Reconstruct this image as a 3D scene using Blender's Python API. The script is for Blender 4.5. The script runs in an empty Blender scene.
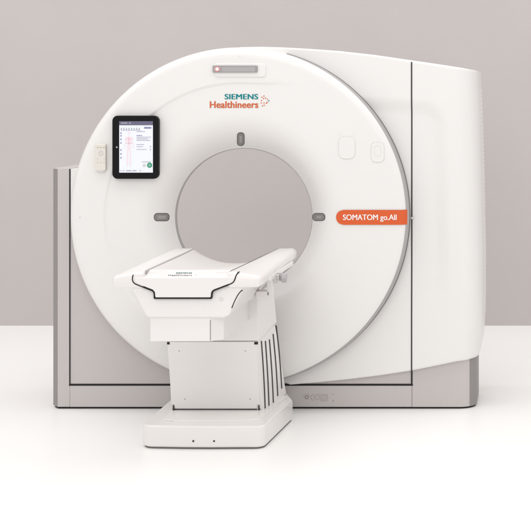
import bpy, bmesh, math, random
from mathutils import Vector
random.seed(4)
PI = math.pi
S = bpy.context.scene
COL = S.collection

# ------------------------------------------------------------------ survey of the place
# camera: level, eye height 1.571 m, 7.1 m in front of the stand, 1.47 m right of the bore axis
CX, CZ, D, K = 1.472, 1.571, 7.1, 196.0
def WX(px, y=0.0): return (px - 532.0) / (K * D / (D + y)) + CX
def WZ(py, y=0.0): return (100.0 - py) / (K * D / (D + y)) + CZ
def sstep(a, b, x):
    t = min(1, max(0, (x - a) / (b - a))); return t * t * (3 - 2 * t)

# ------------------------------------------------------------------ materials
def mat(name, col, rough=0.45, metal=0.0, var=0.015, bump=0.0, bscale=400, emit=0.0, spec=0.5, coat=0.0, rvar=0.05):
    m = bpy.data.materials.new(name); m.use_nodes = True
    nt = m.node_tree; b = nt.nodes['Principled BSDF']
    b.inputs['Roughness'].default_value = rough; b.inputs['Metallic'].default_value = metal
    b.inputs['Specular IOR Level'].default_value = spec
    b.inputs['Coat Weight'].default_value = coat
    tc = nt.nodes.new('ShaderNodeTexCoord')
    n = nt.nodes.new('ShaderNodeTexNoise'); n.inputs['Scale'].default_value = 2.3; n.inputs['Detail'].default_value = 6
    nt.links.new(tc.outputs['Object'], n.inputs['Vector'])
    mp = nt.nodes.new('ShaderNodeMix'); mp.data_type = 'RGBA'
    mp.inputs['A'].default_value = (*[max(0, c * (1 - var * 2)) for c in col], 1)
    mp.inputs['B'].default_value = (*[min(1, c * (1 + var * 2)) for c in col], 1)
    nt.links.new(n.outputs['Fac'], mp.inputs['Factor']); nt.links.new(mp.outputs['Result'], b.inputs['Base Color'])
    n3 = nt.nodes.new('ShaderNodeTexNoise'); n3.inputs['Scale'].default_value = 9; n3.inputs['Detail'].default_value = 5
    nt.links.new(tc.outputs['Object'], n3.inputs['Vector'])
    mr = nt.nodes.new('ShaderNodeMapRange'); mr.inputs['To Min'].default_value = max(.02, rough - rvar); mr.inputs['To Max'].default_value = min(1, rough + rvar)
    nt.links.new(n3.outputs['Fac'], mr.inputs['Value']); nt.links.new(mr.outputs['Result'], b.inputs['Roughness'])
    if bump:
        n2 = nt.nodes.new('ShaderNodeTexNoise'); n2.inputs['Scale'].default_value = bscale; n2.inputs['Detail'].default_value = 3
        nt.links.new(tc.outputs['Object'], n2.inputs['Vector'])
        bp = nt.nodes.new('ShaderNodeBump'); bp.inputs['Strength'].default_value = bump; bp.inputs['Distance'].default_value = 0.001
        nt.links.new(n2.outputs['Fac'], bp.inputs['Height']); nt.links.new(bp.outputs['Normal'], b.inputs['Normal'])
    if emit:
        b.inputs['Emission Color'].default_value = (*col, 1); b.inputs['Emission Strength'].default_value = emit
    return m
WHITE = (0.79, 0.772, 0.757)
M = dict(
    white=mat('white_enamel', WHITE, .38, bump=.06, coat=.12, var=.006),
    table=mat('table_white_enamel', (0.80, 0.776, 0.762), .35, bump=.05, coat=.15, var=.006),
    grey=mat('warm_grey_paint', (0.53, 0.497, 0.487), .5, bump=.12, var=.012),
    midgrey=mat('grey_gasket', (0.16, 0.148, 0.146), .6, spec=.2),
    print=mat('white_print', (0.88, 0.87, 0.86), .5),
    liner=mat('liner_grey', (0.47, 0.45, 0.44), .5),
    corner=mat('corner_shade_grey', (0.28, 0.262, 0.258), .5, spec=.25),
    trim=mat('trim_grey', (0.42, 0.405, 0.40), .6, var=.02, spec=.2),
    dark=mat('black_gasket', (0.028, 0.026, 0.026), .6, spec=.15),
    soft=mat('dark_grey_gasket', (0.06, 0.055, 0.055), .6, spec=.15),
    glass=mat('smoked_window', (0.25, 0.232, 0.23), .25, spec=.15),
    wglass=mat('window_frame_grey', (0.13, 0.12, 0.12), .4, spec=.15),
    bar=mat('display_grey', (0.40, 0.38, 0.385), .3),
    slit=mat('window_slit_grey', (0.34, 0.32, 0.315), .3),
    pale=mat('pale_grey_plastic', (0.62, 0.60, 0.59), .45),
    line=mat('embossed_line', (0.725, 0.705, 0.69), .5),
    mark=mat('printed_mark_grey', (0.30, 0.27, 0.27), .6),
    cradle=mat('cradle_laminate', (0.71, 0.685, 0.675), .42, bump=.05),
    teal=mat('teal_ink', (0.0, 0.22, 0.24), .5, spec=.15),
    orange=mat('orange_ink', (0.60, 0.135, 0.05), .5, spec=.15),
    badge=mat('orange_badge', (0.68, 0.12, 0.04), .42, spec=.15),
    black=mat('black_bezel', (0.006, 0.006, 0.007), .45, spec=.15),
    screen=mat('tablet_screen_white', (0.76, 0.79, 0.85), .25, emit=.10, var=.004),
    scrbar=mat('screen_header_violet', (0.13, 0.12, 0.20), .3),
    scrtxt=mat('screen_text_grey', (0.42, 0.42, 0.50), .4),
    scrnavy=mat('screen_text_navy', (0.22, 0.23, 0.38), .4),
    pink=mat('screen_figure_pink', (0.84, 0.73, 0.78), .4),
    pinkd=mat('screen_figure_rose', (0.80, 0.45, 0.55), .4),
    green=mat('screen_button_green', (0.0, 0.27, 0.13), .4),
    silver=mat('brushed_silver', (0.55, 0.53, 0.52), .3, metal=.9),
    ring=mat('status_ring_rose', (0.75, 0.28, 0.25), .4),
    remote=mat('remote_champagne', (0.72, 0.69, 0.635), .4),
    remotekey=mat('remote_key_beige', (0.50, 0.43, 0.33), .5),
    wall=mat('wall_warm_grey', (0.505, 0.470, 0.460), .85, var=.02),
    floor=mat('floor_white_gloss', (0.945, 0.935, 0.922), .33, var=.004, rvar=.004, spec=.4),
)

# ------------------------------------------------------------------ helpers
def empty(name, loc, label, cat, group=None):
    o = bpy.data.objects.new(name, None); COL.objects.link(o); o.location = loc
    o.empty_display_size = .1
    o['label'] = label; o['category'] = cat
    if group: o['group'] = group
    return o
def link(name, me, m, parent=None, smooth=False, bevel=0.0, seg=3, label=None, auto=None):
    me.materials.clear(); me.materials.append(m)
    o = bpy.data.objects.new(name, me); COL.objects.link(o)
    if parent:
        o.parent = parent
        p = parent; off = Vector((0, 0, 0))
        while p: off += p.location; p = p.parent
        me.transform(__import__('mathutils').Matrix.Translation(-off))
    if bevel:
        b = o.modifiers.new('bevel', 'BEVEL'); b.width = bevel; b.segments = seg; b.limit_method = 'ANGLE'; b.angle_limit = math.radians(28)
        b.harden_normals = True
        smooth = True
    if smooth:
        for p in me.polygons: p.use_smooth = True
        if auto is not None or bevel:
            me.set_sharp_from_angle(angle=math.radians(auto if auto else 28))
    if label: o['label'] = label
    return o
class MB:
    def __init__(s): s.v = []; s.f = []
    def add(s, vs, fs):
        n = len(s.v); s.v += [tuple(v) for v in vs]; s.f += [tuple(i + n for i in f) for f in fs]; return s
    def box(s, x0, x1, y0, y1, z0, z1):
        return s.add([(x0,y0,z0),(x1,y0,z0),(x1,y1,z0),(x0,y1,z0),(x0,y0,z1),(x1,y0,z1),(x1,y1,z1),(x0,y1,z1)],
                     [(0,3,2,1),(4,5,6,7),(0,1,5,4),(1,2,6,5),(2,3,7,6),(3,0,4,7)])
    def prism_z(s, plan, z0, z1):            # plan polygon (x,y) counter-clockwise
        n = len(plan)
        s.add([(x,y,z0) for x,y in plan] + [(x,y,z1) for x,y in plan],
              [tuple(range(n-1,-1,-1)), tuple(range(n,2*n))] + [(i,(i+1)%n,n+(i+1)%n,n+i) for i in range(n)]); return s
    def prism_y(s, poly, y0, y1):            # polygon (x,z)
        n = len(poly)
        s.add([(x,y0,z) for x,z in poly] + [(x,y1,z) for x,z in poly],
              [tuple(range(n)), tuple(range(2*n-1,n-1,-1))] + [(i,n+i,n+(i+1)%n,(i+1)%n) for i in range(n)]); return s
    def loft(s, secs, caps=True):            # list of equally long closed rings
        n = len(secs[0]); vs = [p for r in secs for p in r]; fs = []
        for k in range(len(secs)-1):
            for i in range(n):
                fs.append((k*n+i, k*n+(i+1)%n, (k+1)*n+(i+1)%n, (k+1)*n+i))
        if caps: fs += [tuple(range(n-1,-1,-1)), tuple(range((len(secs)-1)*n, len(secs)*n))]
        return s.add(vs, fs)
    def cyl(s, c, ax, r, h, n=32, r2=None):  # c = start point, ax in xyz
        r2 = r if r2 is None else r2
        def ring(rr, t):
            out = []
            for i in range(n):
                a = 2*PI*i/n; u, w = rr*math.cos(a), rr*math.sin(a)
                out.append({'x':(c[0]+t,c[1]+u,c[2]+w),'y':(c[0]+u,c[1]+t,c[2]+w),'z':(c[0]+u,c[1]+w,c[2]+t)}[ax])
            return out
        return s.loft([ring(r,0), ring(r2,h)])
    def mesh(s, name='m'):
        me = bpy.data.meshes.new(name); me.from_pydata(s.v, [], s.f)
        bm = bmesh.new(); bm.from_mesh(me); bmesh.ops.recalc_face_normals(bm, faces=bm.faces); bm.to_mesh(me); bm.free()
        return me
def rrect(x0, x1, z0, z1, r, n=6):
    out = []
    r = min(r, (x1-x0)/2-1e-5, (z1-z0)/2-1e-5)
    for cx, cz, a0 in ((x1-r,z0+r,-90),(x1-r,z1-r,0),(x0+r,z1-r,90),(x0+r,z0+r,180)):
        for i in range(n+1):
            a = math.radians(a0+90*i/n); out.append((cx+r*math.cos(a), cz+r*math.sin(a)))
    return out
def frame_y(outer, inner, y0, y1):           # ring between two outlines (equal counts)
    b = MB(); n = len(outer)
    vs = [(x,y0,z) for x,z in outer]+[(x,y0,z) for x,z in inner]+[(x,y1,z) for x,z in outer]+[(x,y1,z) for x,z in inner]
    fs = []
    for i in range(n):
        j=(i+1)%n
        fs += [(i,j,n+j,n+i),(2*n+i,3*n+i,3*n+j,2*n+j),(i,2*n+i,2*n+j,j),(n+i,n+j,3*n+j,3*n+i)]
    b.add(vs, fs); return b
def outline_y(x0,x1,z0,z1,r,w,y0,y1,n=6):
    return frame_y(rrect(x0,x1,z0,z1,r,n), rrect(x0+w,x1-w,z0+w,z1-w,max(r-w,.0005),n), y0, y1)
def ribbon(path, w, t):                      # flat bar following a 3-D path in planes facing -y
    b = MB(); L=[]; 
    for i,p in enumerate(path):
        a = Vector(path[max(i-1,0)]); c = Vector(path[min(i+1,len(path)-1)])
        d = (c-a); d.y = 0
        if d.length < 1e-9: d = Vector((1,0,0))
        d.normalize(); nrm = Vector((-d.z,0,d.x))
        p = Vector(p)
        L.append([tuple(p+nrm*w/2),tuple(p-nrm*w/2),tuple(p-nrm*w/2+Vector((0,t,0))),tuple(p+nrm*w/2+Vector((0,t,0)))])
    return b.loft(L)
def text_mesh(txt, x0, x1, z0, z1, y, bold=0.0, depth=0.0006, space=1.0):
    # weight is built up from slightly shifted copies, so that strokes never fold over
    ns = 1 if bold < .012 else 3; W_ = (x1-x0); k = bold*W_/(.55*len(txt)); out = MB(); srcs=[]
    me0 = text_raw(txt, x0+k, x1-k, z0, z1, y, 0.0 if 'M' in txt else min(bold,.010), depth, space)
    for i in range(ns):
        dx = 0 if ns==1 else (i-1)*k
        out.add([(v.co.x+dx, v.co.y-i*.00008, v.co.z) for v in me0.vertices], [tuple(p.vertices) for p in me0.polygons])
    me = bpy.data.meshes.new('lettering'); me.from_pydata(out.v, [], out.f); return me
def text_raw(txt, x0, x1, z0, z1, y, bold=0.0, depth=0.0006, space=1.0):
    c = bpy.data.curves.new('lettering', 'FONT'); c.body = txt; c.size = 1; c.offset = bold; c.extrude = .01; c.resolution_u = 6; c.space_character = space
    o = bpy.data.objects.new('lettering_tmp', c); COL.objects.link(o)
    bpy.context.view_layer.update()
    me = bpy.data.meshes.new_from_object(o.evaluated_get(bpy.context.evaluated_depsgraph_get()))
    bpy.data.objects.remove(o); bpy.data.curves.remove(c)
    xs=[v.co.x for v in me.vertices]; ys=[v.co.y for v in me.vertices]
    ax,bx,ay,by=min(xs),max(xs),min(ys),max(ys)
    for v in me.vertices:
        X,Y,Z=v.co
        v.co=(x0+(X-ax)/(bx-ax)*(x1-x0), y-(Z/.01+1)*depth/2, z0+(Y-ay)/(by-ay)*(z1-z0))
    return me

# ------------------------------------------------------------------ floor and wall
fl = MB().add([(-30,-14,-.005),(30,-14,-.005),(30,2.62,-.005),(-30,2.62,-.005)],[(0,1,2,3)]).mesh()
o = link('floor', fl, M['floor']); o['kind'] = 'structure'
wl = MB().add([(-30,2.62,-.005),(30,2.62,-.005),(30,2.62,12),(-30,2.62,12)],[(0,3,2,1)]).mesh()
for p in wl.polygons: p.flip()
o = link('wall', wl, M['wall']); o['kind'] = 'structure'

# ------------------------------------------------------------------ scanner gantry
G = empty('ct_scanner', (0,0,0), 'large white CT scanner gantry with round bore standing on a warm grey stand', 'CT scanner')
ZC = WZ(216.5, -.12)
RD = .8495
ZB = ZC-.012                                 # bore axis, a little lower than the ring's centre
def dz(r): return -.012*sstep(.66,.36,r)

# --- front ring: dished disc with bore
def ring_y(x, z):
    r = math.hypot(x, z-ZC); r = math.hypot(x, z-ZC-dz(r))
    y = -.130
    if r > .806: t = (r-.806)/(RD-.806); y += .042*(1-math.sqrt(max(0,1-t*t)))
    # shallow inner dish on the left, running out towards the top right
    if x < 0: d = .677 - r
    else: d = .677 - .02*x - (z-ZC) if z > ZC else .677 - r
    amp = .006*(1-sstep(.05,.36,x))
    y += amp*sstep(0,.016,d)
    if r < .53: t = (.53-r)/(.53-.350); y += .142*t**2.4
    return y
N = 540
rs = [RD-.0001*k for k in (0,3,8,16,28)] + [RD-.004-.0025*i for i in range(14)]
r = rs[-1]
while r > .70: r -= .01; rs.append(r)
while r > .64: r -= .002; rs.append(r)
while r > .350: r -= .0085; rs.append(max(r,.350))
b = MB(); rows=[]
rows.append([(RD*math.cos(2*PI*i/N)*.996, -.022, ZC+RD*.996*math.sin(2*PI*i/N)) for i in range(N)])
for r in rs:
    rows.append([(r*math.cos(2*PI*i/N), ring_y(r*math.cos(2*PI*i/N), ZC+dz(r)+r*math.sin(2*PI*i/N)), ZC+dz(r)+r*math.sin(2*PI*i/N)) for i in range(N)])
b.loft(rows, caps=False)
me = b.mesh(); link('front_ring', me, M['white'], G, smooth=True)
# --- bore liner and rear flare
b = MB()
def circ(r, y, n=240): return [(r*math.cos(2*PI*i/n), y, ZB+r*math.sin(2*PI*i/n)) for i in range(n)]
b.loft([circ(.3505,.014),circ(.3482,.010),circ(.3475,.016),circ(.3475,.036),circ(.355,.040)], caps=False)
link('bore_liner', b.mesh(), M['liner'], G, smooth=True)
b = MB(); b.loft([circ(.354,.038)]+[circ(.354+.185*t**1.1,.038+.55*t) for t in [i/14 for i in range(1,15)]], caps=False)
link('rear_funnel', b.mesh(), M['white'], G, smooth=True)

# --- trim crescent along the right-hand edge of the ring
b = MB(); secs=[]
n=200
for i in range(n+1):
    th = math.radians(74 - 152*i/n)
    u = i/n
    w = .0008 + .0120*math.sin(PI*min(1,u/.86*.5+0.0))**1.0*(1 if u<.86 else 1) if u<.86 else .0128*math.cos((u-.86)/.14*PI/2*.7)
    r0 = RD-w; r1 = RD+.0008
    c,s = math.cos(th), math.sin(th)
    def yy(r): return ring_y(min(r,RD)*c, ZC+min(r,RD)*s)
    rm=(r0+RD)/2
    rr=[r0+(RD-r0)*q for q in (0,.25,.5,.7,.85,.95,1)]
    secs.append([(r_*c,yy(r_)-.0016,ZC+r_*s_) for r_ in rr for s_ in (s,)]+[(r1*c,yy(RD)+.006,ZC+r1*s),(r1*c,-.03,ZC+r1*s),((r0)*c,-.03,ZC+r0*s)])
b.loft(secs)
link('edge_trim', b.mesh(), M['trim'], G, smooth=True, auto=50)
b = MB(); secs=[]
for i in range(n+1):
    th = math.radians(74.5 - 153*i/n); c,s = math.cos(th), math.sin(th)
    k = .1+.35*math.sin(PI*i/n)
    secs.append([(RD*.99*c,-.040,ZC+RD*.99*s),((RD+.0025+.004*k)*c,-.0345,ZC+(RD+.0025+.004*k)*s),((RD+.0025+.004*k)*c,-.028,ZC+(RD+.0025+.004*k)*s),(RD*.99*c,-.028,ZC+RD*.99*s)])
b.loft(secs)
link('edge_gasket', b.mesh(), M['midgrey'], G)

# --- housing: outline polygon around the bore, shallow height field in front, walls to the back
YH = -.030
right_px = [(70.6,1.190),(100,1.197),(130,1.203),(165,1.208),(200,1.212),(250,1.217),(300,1.218),(330,1.215),(345,1.208),(354,1.202),(361,1.192)]
def Xr(z):
    pts = [(WZ(p,.05+.15*sstep(320,350,p)),x) for p,x in right_px]
    if z >= pts[0][0]: return pts[0][1]
    for (za,xa),(zb,xb) in zip(pts,pts[1:]):
        if z >= zb: t=(z-za)/(zb-za); return xa+(xb-xa)*t
    return pts[-1][1]
top = [(240,47.0),(262,46.7),(285,47.4),(312,48.9),(340,51.0),(375,54.9),(412,60.3),(445,65.1),(462,67.8)]
bot = [(457,361.6),(445,364.2),(412,370.9),(380,375.8),(350,379.5),(320,382.6),(290,385.0)]
poly = []
for p in reversed(top): poly.append((WX(p[0],YH), WZ(p[1],YH)))
a0 = math.atan2(poly[-1][1]-ZC, poly[-1][0]); a1 = math.atan2(WZ(385,YH)-ZC, WX(290,YH)) + 2*PI
for i in range(1,60):
    a = a0+.05+(a1-.05-a0-.05)*i/60; poly.append((.836*math.cos(a), ZC+.836*math.sin(a)))
for p in reversed(bot): poly.append((WX(p[0],YH), WZ(p[1],YH)))
poly += [(1.137,.2455),(1.165,.2500),(1.180,.2515),(1.191,.2545),(1.198,.260)]
for p,x in reversed(right_px[:-2]): poly.append((x, WZ(p,.05+.15*sstep(320,350,p))))
def Rth(th):
    c,s = math.cos(th), math.sin(th); best = 0
    for (xa,za),(xb,zb) in zip(poly, poly[1:]+poly[:1]):
        za-=ZC; zb-=ZC
        den = (xb-xa)*s-(zb-za)*c
        if abs(den)<1e-12: continue
        t = -(xa*s-za*c)/den
        if -1e-6<=t<=1+1e-6:
            r=(xa+(xb-xa)*t)*c+(za+(zb-za)*t)*s
            best=max(best,r)
    return best
def recess(x,z):
    a = (Xr(z)-.155)-x; bb = (WZ(94)-.06*max(0,x-.5))-z; rc=.13
    qx,qz = rc-a, rc-bb
    d = -(math.hypot(max(qx,0),max(qz,0))+min(max(qx,qz),0)-rc)
    return .014*sstep(0,.085,d)*sstep(.42,.85,z)
def house_y(x,z):
    y = YH + recess(x,z)
    e = Xr(z)-x; w=.125
    if e < w: t=1-max(e,0)/w; y += .15*(1-math.sqrt(max(0,1-t**2.3)))
    return y
ths = sorted(set([2*PI*i/720 for i in range(720)] + [math.atan2(z-ZC,x)%(2*PI) for x,z in poly]))
ths = [t for i,t in enumerate(ths) if i==0 or t-ths[i-1]>1e-4]
Rs = [Rth(t) for t in ths]
rows=[]; NR=90
for k in range(NR+1):
    f = k/NR; f = 1-(1-f)**1.25
    row=[]
    for t,R in zip(ths,Rs):
        r = .60+(R-.60)*f
        e = (R-r); x=r*math.cos(t); z=ZC+r*math.sin(t)
        y = house_y(x,z)
        bev=.010
        if e<bev: q=1-e/bev; y += bev*(1-math.sqrt(max(0,1-q*q)))
        row.append((x,y,z))
    rows.append(row)
for extra_e in (.006,.003,.001,0): # fine rounded rim
    row=[]
    for t,R in zip(ths,Rs):
        r=R-extra_e; x=r*math.cos(t); z=ZC+r*math.sin(t); q=1-extra_e/.010
        row.append((x, house_y(R*math.cos(t)*.9999,z)*0+house_y(x,z)+.010*(1-math.sqrt(max(0,1-q*q))), z))
    if extra_e==0: rows[-1+0]=rows[-1]
    rows.append(row)
# drop the last coarse row (it coincides with the rim)
rows.pop(NR); 
rim = rows[-1]
rows = rows[:NR-0]+rows[NR:]
# sort radial order of the fine rim (coarse rows that fall inside the rim band are dropped)
def keep(k):
    return all(math.hypot(x-R*math.cos(t), z-ZC-R*math.sin(t))>.0062 for (x,y,z),t,R in zip(rows[k],ths,Rs))
rows = [rows[k] for k in range(len(rows)-4) if keep(k)] + rows[-4:]
for yb in (.30,.34,.56):
    rows.append([(x,max(yb,y+.01),z) for x,y,z in rim])
rows.append([(x-.03*math.cos(t),.60,z-.03*math.sin(t)) for (x,y,z),t in zip(rim,ths)])
rows.append([(.54*math.cos(t),.60,ZB+.54*math.sin(t)) for t in ths])
b=MB(); b.loft(rows,caps=False)
link('housing', b.mesh(), M['white'], G, smooth=True, auto=40)
# seam line between front and side cover, top to bottom of the white cover
xs = WX(411.6,YH)
ztop = WZ(62.0,YH); zbot=WZ(372,YH)
path=[(xs, house_y(xs,ztop+(zbot-ztop)*i/160)-.002, ztop+(zbot-ztop)*i/160) for i in range(161)]
link('cover_seam', ribbon(path,.0068,.006).mesh(), M['soft'], G)
# ventilation louvres on the rear edge of the side cover
b=MB()
z=.42
while z < 1.62:
    x=Xr(z); b.box(x-.01,x+.0018,.46,.545,z,z+.013); z+=.0225
v=link('vent_louvre', b.mesh(), M['white'], G, bevel=.0012)
# indicator tab on the seam at the badge height
b=MB(); b.prism_y(rrect(xs-.002,xs+.0125,WZ(219,YH),WZ(217,YH),.003),-.0345,-.028); link('latch_tab', b.mesh(), M['pale'], G)

# --- grey stand
xl, xr2 = -.984, 1.186
def plan(x0, x1, y1=.36, r=.085, lc=.034):
    pts=[(x0+lc,0)]
    for i in range(11):
        a=math.radians(-90+90*i/10); pts.append((x1-r+r*math.cos(a), r+r*math.sin(a)*1.0))
    pts += [(x1,y1),(x0,y1),(x0,lc*1.6)]
    return pts
zp = WZ(385)
XJ=WX(412)
b=MB(); b.box(WX(69.8)+.0005,XJ,0,.52,.005,zp-.002); link('plinth', b.mesh(), M['grey'], G, bevel=.001,seg=1)
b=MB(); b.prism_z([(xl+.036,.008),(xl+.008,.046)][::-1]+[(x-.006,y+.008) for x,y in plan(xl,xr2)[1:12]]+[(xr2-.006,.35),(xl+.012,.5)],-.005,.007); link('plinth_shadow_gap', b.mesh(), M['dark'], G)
xv = WX(69.8)
# left post
b=MB(); b.prism_z([(xl+.034,0),(xv-.0005,0),(xv-.0005,.52),(xl,.52),(xl,.042)],.005,WZ(168.5)); link('side_post', b.mesh(), M['grey'], G, bevel=.002,seg=2)
b=MB(); b.prism_z([(xl+.0345,-.0012),(xl-.0012,.0425),(xl-.0012,.10),(xl+.004,.10),(xl+.038,.003)],.006,WZ(168.5)-.002); link('corner_shade_strip', b.mesh(), M['corner'], G, bevel=.001,seg=1)  # darker colour stands in for the shade on the left chamfer
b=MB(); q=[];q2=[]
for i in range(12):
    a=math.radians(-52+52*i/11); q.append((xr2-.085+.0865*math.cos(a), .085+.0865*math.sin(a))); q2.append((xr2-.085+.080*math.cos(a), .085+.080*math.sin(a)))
b.prism_z(q+[(xr2+.0015,.34),(xr2-.005,.34)]+q2[::-1],.006,.2515); link('corner_shade_strip', b.mesh(), M['corner'], G, smooth=True, auto=30)  # shade round the right corner, painted as a dark strip
# inset door panels
b=MB(); b.box(xv+.003,-.56,.002,.5,zp+.006,WZ(222)); b.box(-.56,WX(411),.002,.42,zp+.006,.33); link('stand_panel', b.mesh(), M['grey'], G)
b=MB(); b.box(xv+.003,-.70,.001,.5,WZ(222)+.001,WZ(168.8)); link('corner_cover', b.mesh(), M['white'], G, bevel=.002,seg=2)
# right foot with rounded corner
def under(x):                                # lower edge of the white cover
    pts=[(1.09,.2455),(1.109,.2455),(1.137,.2480),(1.165,.2515),(1.187,.2525)]
    for (a_,za),(b_,zb) in zip(pts,pts[1:]):
        if x<=b_: return za+(zb-za)*(x-a_)/(b_-a_)
    return pts[-1][1]
b=MB(); n0=0
P=[(XJ+.001,0.0)]+plan(1.09,xr2,lc=.0)[1:12]+[(xr2,.36),(XJ+.001,.36)]
n=len(P); tops_=[.252 if x<1.0 else under(x) for x,y in P]; tops_[-1]=.252
b.add([(x,y,.005) for x,y in P]+[(x,y,t) for (x,y),t in zip(P,tops_)],[tuple(range(n-1,-1,-1))]+[(i,(i+1)%n,n+(i+1)%n,n+i) for i in range(n)]+[(n+n-1,n,n+1)]+[(n+n-1,n+1+i,n+2+i) for i in range(n-3)])
link('side_post', b.mesh(), M['grey'], G, smooth=True, auto=40, label='low grey post with rounded corner under the white cover')
b=MB(); b.box(xv-.0028,xv+.0028,-.0015,.02,zp-.004,WZ(169)); b.box(xv-.004,WX(413),-.0017,.02,zp-.0036,zp+.0036); b.box(WX(411),WX(412.6),-.0012,.02,zp+.003,.31)
link('stand_gasket', b.mesh(), M['dark'], G)
b=MB(); b.box(WX(411.6),WX(412.3),-.001,.01,.012,zp-.006); link('plinth_joint', b.mesh(), M['mark'], G)
b=MB(); b.box(WX(69.6),WX(70.0),-.001,.01,.012,zp-.006); link('plinth_joint', b.mesh(), M['trim'], G)
# connector symbols on the plinth
b=MB()
cx,cz=WX(306.8),WZ(397.2)
b.loft([[(cx+r_*math.cos(2*PI*i/24),y_,cz+r_*math.sin(2*PI*i/24)) for i in range(24)] for r_,y_ in ((.0105,-.0002),(.0105,-.002),(.0065,-.002),(.0065,-.0002))],caps=False)
for k in range(5):
    a=math.radians(20+35*k); b.cyl((cx+.018*math.cos(a),-.0015,cz+.018*math.sin(a)),'y',.0017,.002,8)
link('earth_socket', b.mesh(), M['mark'], G)
pl=mat('engraved_plate_line',(0.40,0.375,0.37),.5)
b=MB()
def addm(dst, src): dst.add(src.v, src.f)
for a_ in ((311,314.5,400.5,394.5,.008,.0022),(315.5,319.5,400,394,.01,.0022),(320.5,328,401,394.5,.006,.0022),(322,326.5,399.4,396,.006,.002)):
    link('connector_outline', outline_y(WX(a_[0]),WX(a_[1]),WZ(a_[2]),WZ(a_[3]),a_[4],a_[5],-.0015,.0).mesh(), pl, G)
for z0_,z1_ in ((401.5,400),(394.5,393.5)):
    link('indicator_mark', MB().box(WX(332.5),WX(334),-.0015,0,WZ(z0_),WZ(z1_)).mesh(), pl, G)

# --- things on the ring face (outer face at y=-.130, inner dish at -.124)
def ry(x,z): return ring_y(x,z)
def on_ring(px,py): return WX(px,-.125), WZ(py,-.125)
def px_rrect(x0,x1,y0,y1,r,n=6):
    a,c=on_ring(x0,y1); d,e=on_ring(x1,y0); return a,d,c,e
def drape(me, lift):                        # lay a flat mesh (built about y=0) onto the ring surface
    for v in me.vertices: v.co.y = v.co.y + ring_y(v.co.x,v.co.z) - lift
    return me
# laser windows
def surf(px,py,lift=0):
    x,z=on_ring(px,py)
    for _ in range(12):
        y=ring_y(x,z); x,z=WX(px,y),WZ(py,y)
    return (x,y-lift,z)
def px_patch(outl,lift,rings=7):
    dn=[]
    for p,q in zip(outl,outl[1:]+outl[:1]):
        m_=max(1,int(math.hypot(q[0]-p[0],q[1]-p[1])/.5)); dn+=[(p[0]+(q[0]-p[0])*i/m_,p[1]+(q[1]-p[1])*i/m_) for i in range(m_)]
    outl=dn
    cx=sum(p[0] for p in outl)/len(outl); cy=sum(p[1] for p in outl)/len(outl)
    secs=[[surf(cx+(x-cx)*1.0,cy+(y-cy)*1.0,-.002) for x,y in outl]]
    for k in range(rings):
        f=1-k/rings; secs.append([surf(cx+(x-cx)*f,cy+(y-cy)*f,lift) for x,y in outl])
    secs.append([surf(cx+(x-cx)*.01,cy+(y-cy)*.01,lift) for x,y in outl])
    return MB().loft(secs)
for x0,x1,y0,y1,ori in ((237.0,244.6,132.4,146.0,'v'),(154.0,169.6,213.0,221.2,'h'),(312.4,325.2,213.0,221.0,'h')):
    r_=.42*min(x1-x0,y1-y0)
    f=link('laser_window', px_patch(rrect(x0,x1,y0,y1,r_),.0015).mesh(), M['wglass'], G, smooth=True, auto=40)
    g=link('pane', px_patch(rrect(x0+.75,x1-.75,y0+.75,y1-.75,r_-.75),.0030).mesh(), M['glass'], f, smooth=True, auto=40)
    if ori=='h': rc=rrect(x0+4.2,x1-3.6,y0+2.6,y1-2.6,.5)
    else: rc=rrect(x0+2.6,x1-2.6,y0+3.4,y1-3.4,.5)
    link('slit', px_patch(rc,.0042).mesh(), M['slit'], f)
# status bar at the top
a,d,c,e=px_rrect(215.0,266.0,63.6,77.0,0)
hb=link('status_display', MB().prism_y(rrect(a,d,c,e,.012),-.136,-.12).mesh(), M['white'], G, bevel=.004)
a,d,c,e=px_rrect(213.4,258.0,65.8,72.4,0)
q=link('display_bar', MB().prism_y(rrect(a,d,c,e,.003),-.142,-.125).mesh(), M['bar'], hb, bevel=.0012,seg=2)
m2=MB(); addm(m2, outline_y(a,d,c,e,.003,.003,-.1428,-.138)); link('bar_frame', m2.mesh(), M['mark'], hb)
for q_,w_ in ((221.8,.002),(256.0,.0018)):
    a2,_=on_ring(q_,69); link('bar_divider', MB().box(a2,a2+w_,-.1432,-.141,c+.003,e-.003).mesh(), M['mark'], hb)
cx,cz=on_ring(218.0,69.1)
m2=MB(); m2.loft([[(cx+r_*math.cos(2*PI*i/32),y_,cz+r_*math.sin(2*PI*i/32)) for i in range(32)] for r_,y_ in ((.0125,-.141),(.0125,-.1445),(.0085,-.1445),(.0085,-.141))],caps=False)
link('status_ring', m2.mesh(), M['ring'], hb)
link('status_button', MB().cyl((cx,-.144,cz),'y',.0085,.004).mesh(), M['screen'], hb)
a,c=on_ring(239.8,56.3); link('sensor_dot', MB().cyl((a,ry(a,c)-.0012,c),'y',.0045,.004,16).mesh(), M['line'], G)
a,c=on_ring(80.3,217.3); link('sensor_dot', MB().cyl((a,ry(a,c)-.0012,c),'y',.004,.004,16).mesh(), M['pale'], G)
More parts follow.
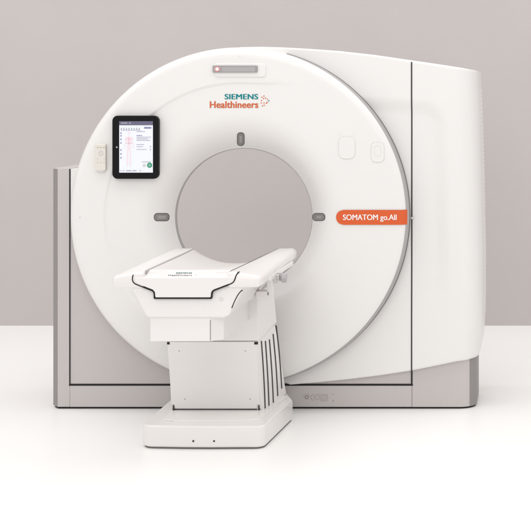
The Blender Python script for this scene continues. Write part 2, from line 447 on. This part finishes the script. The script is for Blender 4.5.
# maker lettering
def ring_text(txt,x0,x1,y0,y1,m,name,parent,bold=0.0,lift=.0008,space=1.0):
    a,d,c,e=px_rrect(x0,x1,y0,y1,0)
    me=text_mesh(txt,a,d,c,e,0,bold,.0006,space); drape(me,lift); return link(name,me,m,parent)
ring_text('SIEMENS',224.6,258.2,94.0,99.3,M['teal'],'maker_lettering',G,bold=.034,space=1.05)
ring_text('Healthineers',209.8,258.4,101.2,108.0,M['orange'],'maker_lettering',G,bold=.026,space=1.03)
for colr,pts in (('teal',[(268.8,100.8)]),('orange',[(261.6,100.5),(263.6,98.6),(264.0,102.9),(262.0,97.2),(265.6,98.0),(266.4,103.2),(262.4,105.9),(261.2,103.0),(264.0,96.0),(267.4,99.2),(267.2,102.3),(264.2,105.2)])):
    b=MB()
    for p in pts:
        a,c=on_ring(*p); b.cyl((a,ry(a,c)-.0012,c),'y',.0031 if colr=='orange' else .0034,.003,12)
    link('maker_dots', b.mesh(), M[colr], G)
# model badge
a,c=on_ring(336.2,224.6); _,e=on_ring(0,209.8)
rb=(e-c)/2; zc2=(c+e)/2
pts=[]
for i in range(17):
    t=math.radians(90+180*i/16); pts.append((a+rb+rb*math.cos(t), zc2+rb*math.sin(t)))
top_pts=[(a+rb+(x)*1.0, c) for x in [.05*k for k in range(1,6)]]
def xe(z): return math.sqrt((RD-.0035)**2-(z-ZC)**2)
grid=[]; nx=90; nz=12
b=MB()
for i in range(nx+1):
    for j in range(nz+1):
        z=c+(e-c)*j/nz
        h=math.sqrt(max(0,rb*rb-(z-zc2)**2)); xl_=a+rb-h; x_=xl_+(xe(z)-xl_)*(i/nx)
        b.v.append((x_, ring_y(x_,z)-.0042, z))
for i in range(nx):
    for j in range(nz):
        k=i*(nz+1)+j; b.f.append((k,k+nz+1,k+nz+2,k+1))
bd=link('model_badge', b.mesh(), M['badge'], G, smooth=True)
for p in bd.data.polygons:
    pass
ring_text('SOMATOM go.All',343.2,396.8,214.3,221.6,M['print'],'badge_lettering',bd,bold=.02,lift=.0048)
# faint embossed service covers right of the bore
for (x0,x1,y0,y1,r_) in ((338.8,355.2,136.5,158.8,.03),(371.4,384.2,142.2,162.0,.022)):
    a,d,c,e=px_rrect(x0,x1,y0,y1,0)
    f=link('service_cap', drape(MB().prism_y(rrect(a,d,c,e,r_,10),-.0022,.002).mesh(),0), M['white'], G, bevel=.0015,seg=2)
    link('cap_outline', drape(outline_y(a-.003,d+.003,c-.003,e+.003,r_+.003,.0024,-.0009,.001,10).mesh(),0), M['line'], f)
    if x0>360:
        link('cap_inset', drape(outline_y(a+.014,d-.014,c+.03,e-.016,.012,.002,-.003,.001).mesh(),0), M['line'], f)
    else:
        [link('cap_outline', drape(MB().box(q_,q_+.0025,-.0012,.001,e+.004,e+.02).mesh(),0), M['line'], f) for q_ in (a+.006,d-.0085)]

# ------------------------------------------------------------------ tablet docked on the ring
tx0,tz0=WX(112.6,-.15),WZ(178.8,-.15); tx1,tz1=WX(158.9,-.15),WZ(115.6,-.15)
T=empty('tablet', ((tx0+tx1)/2,-.13,tz0), 'black framed tablet with lit screen docked on the upper left of the ring', 'tablet')
b=MB(); b.prism_y(rrect(tx0,tx1,tz0,tz1,.026,10),-.158,-.128); link('body', b.mesh(), M['black'], T, bevel=.004)
def tp(px,py): return WX(px,-.16),WZ(py,-.16)
sx0,sz0=tp(119.2,172.6); sx1,sz1=tp(152.8,121.2)
sc=link('screen', MB().box(sx0,sx1,-.1592,-.156,sz0,sz1).mesh(), M['screen'], T)
def scr(name,m,rects,y=-.1602):
    for x0,x1,y0,y1 in rects:
        a,c=tp(x0,y1); d,e=tp(x1,y0); o=link(name,MB().box(a,d,y,-.1585,c,e).mesh(),m,sc)
    return o
scr('screen_header',M['scrbar'],[(119.2,152.8,121.2,125.2)])
scr('header_text',M['scrtxt'],[(121,127.5,122.6,123.6),(129,131,122.6,123.6)],-.1612)
scr('screen_text',M['scrtxt'],[(136.5,151,136.8,137.4),(136.5,148,138.4,139.0),(136.5,150,140.0,140.6),(136.5,144,144.2,144.8),(136.5,143,146.4,146.9),(149.8,151,146.0,147.2),(136.5,146.5,149.2,149.7),(149.8,151,148.9,150),(142,151,161.6,162.2),(126,131.5,170.2,171.2),(132.5,136.5,170.2,171.2),(139.5,140.6,170,171.2),(120.4,121.4,170,171.2),(123,124,170,171.2),(136.5,145,131.2,131.8)])
scr('screen_text',M['scrnavy'],[(144,151.3,127.0,128.6),(136.5,142,135.2,135.8)])
scr('screen_icons',M['scrnavy'],[(120.4,121.5,y,y+1.5) for y in (132.3,135.0,138.6,142.2,149.2,153.2,157.0)])
scr('screen_icons',M['scrtxt'],[(120.8+2.55*k,121.9+2.55*k,127.8,130) for k in range(8)]+[(120.5,141,130.2,130.5)])
# patient figure on the screen
g=MB()
def ell(g,px,py,rx,ry_,y=-.1601,n=24):
    x,z=tp(px,py); g.loft([[(x+rx*math.cos(2*PI*i/n),yy_,z+ry_*math.sin(2*PI*i/n)) for i in range(n)] for yy_ in (-.158,y)])
ell(g,128.9,133.0,.006,.008); ell(g,128.9,140.0,.0135,.020)
ell(g,128.9,146.6,.011,.012,-.15995)
for sgn in (-1,1):
    for t in range(9): 
        x,z=tp(128.9+sgn*(1.2+.05*t),147.6+t*2.2); g.box(x-.0038,x+.0038,-.15985+t*.00001,-.158,z-.006,z+.0055)
    for t in range(6):
        x,z=tp(128.9+sgn*(3.0+.28*t),137.6+t*2.0); g.box(x-.002,x+.002,-.1598+t*.00001,-.158,z-.0055,z+.005)
link('body_diagram',g.mesh(),M['pink'],sc)
scr('scan_range',M['pinkd'],[(125.6,132.3,138.6,138.9),(125.6,132.3,143.0,143.3),(128.7,129.1,137.2,144.5)],-.1608)
g=MB(); ell(g,149.6,165.2,.0125,.0125,-.1608); link('start_button',g.mesh(),M['green'],sc)
g=MB(); ell(g,144.2,165.4,.0075,.0075,-.1604); link('screen_icons',g.mesh(),M['pale'],sc)
scr('button_mark',M['screen'],[(148.4,150.8,164.4,164.8),(148.4,150.8,165.7,166.1)],-.1614)
a,c=tp(116.8,147.2); link('home_button', MB().cyl((a,-.1605,c),'y',.0042,.004,16).mesh(), M['silver'], T)

# ------------------------------------------------------------------ remote control in its holder
ra,rc_=WX(95.4,-.14),WZ(170.8,-.14); rb_,rd=WX(106.2,-.14),WZ(144.0,-.14)
Rm=empty('remote_control', ((ra+rb_)/2,-.13,rc_), 'slim pale beige remote control clipped on the ring left of the tablet', 'remote control')
link('case', MB().prism_y(rrect(ra,rb_,rc_,rd,.006),-.152,-.129).mesh(), M['remote'], Rm, bevel=.003)
def rp(px,py): return WX(px,-.152),WZ(py,-.152)
a,c=rp(100.9,153.2)
link('dial', MB().loft([[(a+r_*math.cos(2*PI*i/28),y_,c+r_*math.sin(2*PI*i/28)) for i in range(28)] for r_,y_ in ((.0125,-.150),(.0125,-.1538),(.0078,-.1538),(.0078,-.1515))],caps=False).mesh(), M['pale'], Rm)
for (x,y) in ((97.8,147.4),(100.9,147.4),(104.0,147.4),(97.8,158.8),(104.0,158.8),(97.8,162.4),(100.9,162.4),(104.0,162.4)):
    a,c=rp(x,y); link('button', MB().prism_y(rrect(a-.004,a+.004,c-.0025,c+.0025,.0024,3),-.1535,-.151).mesh(), M['remotekey'] if y<150 else M['pale'], Rm)
a,c=rp(100.9,170.2); link('clip', MB().prism_y(rrect(a-.016,a+.016,c-.006,c+.001,.002,3),-.1545,-.13).mesh(), M['pale'], Rm)

# ------------------------------------------------------------------ patient table
B=empty('patient_table', (0,-.6,0), 'white motorised patient couch on a low pedestal in front of the scanner bore', 'patient table')
YF=-1.18
def tx(px,y=YF): return WX(px,y)
def tz(py,y=YF): return WZ(py,y)
# base plate
def arc(cx,cy,r,a0,a1,n=8): return [(cx+r*math.cos(math.radians(a0+(a1-a0)*i/n)),cy+r*math.sin(math.radians(a0+(a1-a0)*i/n))) for i in range(n+1)]
base=[(x,y-.016*sstep(-.3,-.7,y)) for x,y in [(-.21,-.01)]+[(-.305,-.22)]+arc(-.238,-.735,.062,180,262,8)+[(-.10,-.806),(.02,-.809),(.14,-.806)]+arc(.220,-.760,.045,-85,-8,8)+[(.296,-.266),(.205,-.01)]]
b=MB(); b.prism_z(base,.002,.100); link('base_plate', b.mesh(), M['table'], B, bevel=.010,seg=4)
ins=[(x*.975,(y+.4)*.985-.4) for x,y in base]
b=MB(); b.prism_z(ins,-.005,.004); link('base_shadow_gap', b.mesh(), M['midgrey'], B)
st=[(-.262,-.24),(-.225,-.70),(-.17,-.735),(.165,-.735),(.222,-.70),(.262,-.24)]
b=MB(); b.prism_z([(-.19,-.03)]+st+[(.185,-.03)],.098,.106); link('base_step', b.mesh(), M['table'], B, bevel=.006)
for px in (193.2,214.0):
    y=-.826; x=WX(px,y); z=WZ(441.2,y); link('fixing_hole', MB().cyl((x,-.8262,z),'y',.0042,.01,16).mesh(), M['dark'], B)
# pedestal
YB=-.15
def XR(y): return .195+.125*(y+.55)
def XL(y): return -.231-.09*(y+.55)
secs=[]
for z,yf,yk,zb in ((.104,-.518,YB,.104),(.445,-.602,-.33,.480)):
    secs.append([(XL(yf),yf,z),(XR(yf),yf,z),(XR(yk),yk,zb),(XL(yk),yk,zb)])
b=MB(); b.loft(secs); link('pedestal_core', b.mesh(), M['table'], B, bevel=.003,seg=2)
# skirt between the pedestal and the lift block
sk=.006; yk=-.320
lo=[(-.236,-.612,.4465),(.198,-.612,.4465),(XR(yk)+sk,yk,.487),(XL(yk)-sk,yk,.487)]
hi=[(-.232,-.612,.66),(.194,-.612,.66),(.225,-.40,.70),(-.232,-.40,.70)]
b=MB(); b.loft([lo,hi]); link('pedestal_skirt', b.mesh(), M['table'], B, bevel=.006,seg=2)
# front cover plate, 4 mm proud
def fp(x0,x1,z0,z1,t0,t1):
    f=lambda z: -.518-(z-.104)/(.341)*.084
    return MB().loft([[(x0,f(z)-t1,z),(x1,f(z)-t1,z),(x1,f(z)-t0,z),(x0,f(z)-t0,z)] for z in (z0,z1)])
pf=link('front_cover', fp(-.2295,.188,.112,.443,.0,.006).mesh(), M['table'], B, bevel=.0025,seg=2)
link('cover_gap', fp(-.226,.187,.104,.1125,-.004,.0015).mesh(), M['soft'], B)
fy=lambda z: -.518-(z-.104)/(.341)*.084-.006
for (px,py) in ((179.0,351),(245.2,351),(185.0,399),(250.2,399)):
    y=-.6 if py<370 else -.535
    x,z=WX(px,y),WZ(py,y); link('screw', MB().cyl((x,fy(z)-.001,z),'y',.0028,.004,10).mesh(), M['mark'], pf)
for x0,x1,z0,z1 in ((-.231,-.219,.43,.442),(.176,.192,.43,.442)):
    b=MB().box(x0,x1,fy(z0)-.003,fy(z0)+.006,z0,z1); link('corner_clip', b.mesh(), M['dark'], B)
for x0,x1 in ((-.2225,-.2165),(.180,.186)):
    b=MB().box(x0,x1,fy(.12)-.003,fy(.12)+.006,.106,.137); link('corner_clip', b.mesh(), M['soft'], B)
    b=MB().box(x0-.0055,x0-.0015,fy(.12)-.004,fy(.12)+.006,.106,.137); link('corner_clip', b.mesh(), M['silver'], B)
# slots of the telescoping side covers
def solve(px):
    lo,hi=-.62,-.15
    f=lambda y:(CX-XR(y))*K*D/(D+y)-(532-px)
    for _ in range(50):
        m_=(lo+hi)/2
        if f(lo)*f(m_)<=0: hi=m_
        else: lo=m_
    return (lo+hi)/2
slots=[((261.2,341),(265.0,411)),((265.2,341),(268.8,407.5)),((269.2,339.5),(273.2,402.5)),((272.9,334),(277.6,396)),((276.0,325.5),(281.6,388.5))]
for (t_,b_) in slots:
    yt,yb=solve(t_[0]),solve(b_[0]); zt=min(WZ(t_[1],yt),.486); zb=WZ(b_[1],yb); zb=max(zb,.106)
    for side in (0,1):
        F=(lambda y:XR(y)) if side==0 else (lambda y:XL(y)); sg=1 if side==0 else -1
        secs=[]
        for k in range(9):
            u=k/8; z=zt+(zb-zt)*u; y=yt+(yb-yt)*(u+.10*math.sin(PI*u)); w=.0062
            secs.append([(F(y-w)+sg*.0022,y-w,z),(F(y+w)+sg*.0022,y+w,z),(F(y+w)-sg*.004,y+w,z),(F(y-w)-sg*.004,y-w,z)])
        link('side_slot', MB().loft(secs).mesh(), M['soft'], B)
# neck and lift block
yb_=-1.165
xa,xb,xc=WX(150,yb_),WX(210.4,yb_),WX(224,yb_+.05)
blk=[(xa,yb_),(xb,yb_),(xc,yb_+.05),(xc+.004,-.40),(xa-.004,-.40)]
b=MB().prism_z(blk,WZ(341.5,yb_),WZ(317,yb_)); link('lift_block', b.mesh(), M['table'], B, bevel=.004,seg=2)
b=MB().box(xb-.0015,xb+.0015,yb_-.0012,yb_+.01,WZ(340.5,yb_),WZ(320,yb_)); link('block_seam', b.mesh(), M['mark'], B)
# body under the tabletop
xo=.006
def body_ring(y,g=0,nt=.80):
    return [(x_,y,z_) for x_,z_ in ((-.236+g,.800-g*.3),(-.224+g,.752),(-.172+g*.8,.655),(-.155+g,.644+g),(.160-g,.644+g),(.182-g*.8,.655),(.236-g,.752),(.248-g,.800-g*.3),(.214,min(.80,nt+.05)-g*.3),(.19,nt-g*.3),(-.18,nt-g*.3),(-.204,min(.80,nt+.05)-g*.3))]
b=MB(); b.loft([body_ring(YF+.0,.006),body_ring(YF+.008),body_ring(YF+.085),body_ring(YF+.087,0,.75),body_ring(-.40,0,.75),body_ring(-.385,.01,.75)]); link('couch_body', b.mesh(), M['table'], B, bevel=.005,seg=2)
# black joint curving down the right cheek of the body
pts=[]
for k in range(13):
    u=k/12; px=243.0-11.0*u**.72; py=290+18*u**1.15
    pts.append((WX(px,YF+.004),YF-.0015+.004*(1-u)*0,WZ(py,YF+.004)))
link('cheek_joint', ribbon(pts,.0042,.003).mesh(), M['soft'], B)
# arms (side rails): cross-section lofted from front to back
def arm(sg):
    secs=[]
    xi0,xi1=(.181,.210); xo0,xo1=(.319,.309)
    for k,y in enumerate((YF-.012,YF-.008,YF+.0,YF+.02,YF+.05,-.9,-.6,-.35,-.235,-.205,-.192)):
        u=(y-YF)/(-.19-YF); u=max(0,min(1,u))
        xi=xi0+(xi1-xi0)*u; xo_=xo0+(xo1-xo0)*u
        zi=.842-.008*u; zo=.822+.014*u; zb=.776+.016*u
        if k==0: xo_-=.016; zi-=.006; zo-=.005; zb+=.006
        if k==1: xo_-=.008; zi-=.003; zo-=.002; zb+=.002
        if k==2: xo_-=.003
        if k==8: xo_-=.002
        if k==9: xo_-=.010
        if k==10: xo_-=.026; zo-=.003
        o_=(-.004 if sg<0 else .008) if u<.5 else 0
        xx=lambda v: sg*v+.003
        r_=[(xx(xi),y,zi-.004),(xx(xi+.006),y,zi),(xx(xo_-.016),y,zo+.001),(xx(xo_-.004),y,zo-.006),(xx(xo_),y,zo-.014),(xx(xo_-.002),y,zb+.006),(xx(xo_-.012),y,zb-.001),(xx(xi+.01),y,zb-.004),(xx(xi),y,zb)]
        secs.append(r_)
    return MB().loft(secs)
for sg in (-1,1): link('side_rail', arm(sg).mesh(), M['table'], B, smooth=True, auto=50)
# concave cradle
b=MB(); ny,nx=30,32; g_=[]
for j in range(ny+1):
    y=YF+.085+(-.192-YF-.085)*j/ny; u=(y-YF)/(-.19-YF)
    w=.184+.028*u; dep=.072*sstep(.04,.85,u); zt=.838-.004*u
    g_.append([(w*(-1+2*i/nx)+.003,y,zt-dep*(1-abs(-1+2*i/nx)**2.2)) for i in range(nx+1)])
vs=[p for r_ in g_ for p in r_]; fs=[]
for j in range(ny):
    for i in range(nx):
        k=j*(nx+1)+i; fs.append((k,k+1,k+nx+2,k+nx+1))
b.add(vs,fs); me=b.mesh(); cr=link('cradle', me, M['cradle'], B, smooth=True)
s_=cr.modifiers.new('shell','SOLIDIFY'); s_.thickness=.012; s_.offset=1 if me.polygons[0].normal.z<0 else -1
# end piece of the sliding tabletop
E=YF-.016
fr=[(134.2,277.5),(134.4,281.6),(136.5,283.6),(152.6,289.9),(154.6,292.2),(155.0,297.6),(210.6,297.6),(211.0,292.2),(213.0,289.9),(230.8,283.2),(233.8,280.6),(235.2,277.0)]
frw=[(WX(x,E),WZ(z,E)) for x,z in fr]
y2=YF+.09
def ring_end(y,k):
    out=[(x,y,z) for x,z in frw]
    return out
r0=[(x*1+0,E+.004,z+(.002 if i in (4,5,6,7) else 0)) for i,(x,z) in enumerate(frw)]
r1=[(x,E,z) for x,z in frw]
tops=[(WX(143.5,y2),WZ(269.6,y2)),(WX(237.6,y2),WZ(269.9,y2))]
b=MB()
n=len(frw)
back=[(x,y2,z) for x,z in frw]
back[0]=(tops[0][0],y2,tops[0][1]); back[-1]=(tops[1][0],y2,tops[1][1])
b.loft([r1,back]); ep=link('tabletop_end', b.mesh(), M['table'], B, bevel=.005,seg=3)
# joint around the end piece
jp=[(133.2,274.8),(132.4,277.2),(132.3,280.4),(133.6,283.0),(136.6,284.8),(150.8,290.2),(153.2,291.4),(154.0,293.2),(154.1,298.5),(211.4,298.5),(211.7,293.2),(212.6,291.3),(215.0,290.2),(230.6,284.2),(233.6,282.2),(235.0,279.2),(236.0,275.4),(238.0,272.4)]
y3=YF-.0135
def chaikin(p,n=2):
    for _ in range(n):
        q=[p[0]]
        for a_,c_ in zip(p,p[1:]): q+=[(a_[0]*.75+c_[0]*.25,a_[1]*.75+c_[1]*.25),(a_[0]*.25+c_[0]*.75,a_[1]*.25+c_[1]*.75)]
        p=q+[p[-1]]
    return p
k=jp.index((154.1,298.5)); jp=jp[:k]+[(154.1,297.6),(154.15,298.45),(155,298.5),(210.4,298.5),(211.35,298.45),(211.4,297.6)]+jp[k+2:]
jp=chaikin(jp)
link('tabletop_joint', ribbon([(WX(x,y3),y3,WZ(z,y3)) for x,z in jp],.0044,.03).mesh(), M['dark'], B)
# dark joint line along the inner edge of the right rail
rl=[]
for k in range(12):
    u=k/11; y=YF+.02+(-.20-YF-.02)*u
    uu=(y-YF)/(-.19-YF); xi=.181+.029*uu+.003; zi=.842-.008*uu
    rl.append([(xi-.0035,y,zi-.004),(xi+.0015,y,zi+.0008),(xi+.0015,y,zi-.012),(xi-.0035,y,zi-.012)])
link('rail_joint_and_shade', MB().loft(rl).mesh(), M['soft'], B)
rl=[[(-x+.006,y,z) for x,y,z in r_] for r_ in rl]
link('rail_joint_and_shade', MB().loft(rl).mesh(), M['trim'], B)  # grey strip paints the shadow along the left rail's inner edge
# print and recesses on the sloping lip
def lip(px,py):
    # intersect view of surveyed pixel with the sloping lip plane between (E, front z) and (y2, back z)
    zf,zb=frw[0][1],tops[0][1]; lo,hi=E,y2
    for _ in range(40):
        m_=(lo+hi)/2; zs=zf+(zb-zf)*(m_-E)/(y2-E)
        if WZ(py,m_)>zs: lo=m_
        else: hi=m_
    y=(lo+hi)/2; return WX(px,y),y,zf+(zb-zf)*(y-E)/(y2-E)
def lip_text(txt,x0,x1,y0,y1,m,bold):
    me=text_mesh(txt,0,1,0,1,0,bold,.0006)
    for v in me.vertices:
        X,Y,Z=v.co; p=lip(x0+(x1-x0)*X, y1+(y0-y1)*Z); v.co=(p[0],p[1],p[2]+.0014)
    return link('maker_lettering',me,m,ep)
lip_text('SIEMENS',176,192,272.6,274.1,M['teal'],.02)
lip_text('Healthineers',168.2,192,274.7,276.3,M['mark'],.01)
for x0,x1 in ((145.0,158.5),(215.5,228.5)):
    ring=[]
    for i in range(24):
        a=2*PI*i/24; p=lip((x0+x1)/2+(x1-x0)/2*math.cos(a), 272.5+.75*math.sin(a)); ring.append((p[0],p[1],p[2]+.0012))
    b=MB(); b.loft([ring,[(x,y,z-.004) for x,y,z in ring]]); link('grip_recess', b.mesh(), M['line'], ep)
p=lip(196.2,275.3); link('maker_dots', MB().cyl((p[0],p[1],p[2]),'z',.003,.0014,12).mesh(), M['mark'], ep)
# round cap on the right cheek
a,c=WX(221.2,YF),WZ(299.5,YF); link('cheek_cap', MB().cyl((a,YF-.0016,c),'y',.009,.004,24).mesh(), M['cradle'], B, bevel=.001,seg=1)
# bracket and clamp under the right rail
y=-.66; b=MB().box(.250,.272,y-.03,y+.03,.668,.79); b.box(.20,.262,y-.03,y+.03,.655,.69); link('rail_bracket', b.mesh(), M['table'], B, bevel=.004,seg=2)
cx,cy,cz=.326,-.86,.774
cl=link('rail_clamp', MB().box(cx-.012,cx+.018,cy-.028,cy+.03,cz-.012,cz+.018).mesh(), M['silver'], B, bevel=.004,seg=2)
link('clamp_knob', MB().cyl((cx+.016,cy,cz),'x',.015,.008,20).cyl((cx+.024,cy,cz),'x',.022,.022,8).mesh(), M['bar'], cl, bevel=.003,seg=2)
link('clamp_jaw', MB().cyl((cx-.002,cy-.036,cz-.006),'y',.011,.012,20).box(cx-.01,cx+.006,cy-.03,cy+.02,cz-.022,cz-.010).mesh(), M['silver'], cl, bevel=.002,seg=2)
link('accessory_rail', MB().box(.315,.326,-.99,-.42,.778,.797).mesh(), M['table'], B, bevel=.002,seg=2)

# ------------------------------------------------------------------ camera
cam=bpy.data.cameras.new('camera'); co=bpy.data.objects.new('camera',cam); COL.objects.link(co)
co.location=(CX,-D,CZ); co.rotation_euler=(PI/2,0,0)
cam.sensor_fit='HORIZONTAL'; cam.sensor_width=36; cam.lens=36*K*D/531
cam.shift_x=(265.5-532)/531; cam.shift_y=-(252.5-100)/531
cam.clip_end=200; S.camera=co

# ------------------------------------------------------------------ light
W=bpy.data.worlds.new('World'); S.world=W; W.use_nodes=True
bg=W.node_tree.nodes['Background']; bg.inputs[0].default_value=(1.0,.99,.983,1); bg.inputs[1].default_value=.80
def area(name,loc,target,size,power,col=(1,1,1),sy=None):
    l=bpy.data.lights.new(name,'AREA'); l.energy=power; l.color=col; l.shape='RECTANGLE'; l.size=size; l.size_y=sy or size
    o=bpy.data.objects.new(name,l); COL.objects.link(o); o.location=loc
    o.rotation_euler=(Vector(target)-Vector(loc)).to_track_quat('-Z','Y').to_euler(); return o
area('softbox_front',(.5,-7.5,4.5),(0,0,.8),5,122,(1,.985,.97),3.5)
area('softbox_top',(0,-.6,5.6),(0,-.6,0),12,262,(1,.99,.983),5)
S.view_settings.view_transform='Standard'; S.view_settings.look='None'; S.view_settings.exposure=0; S.view_settings.gamma=1
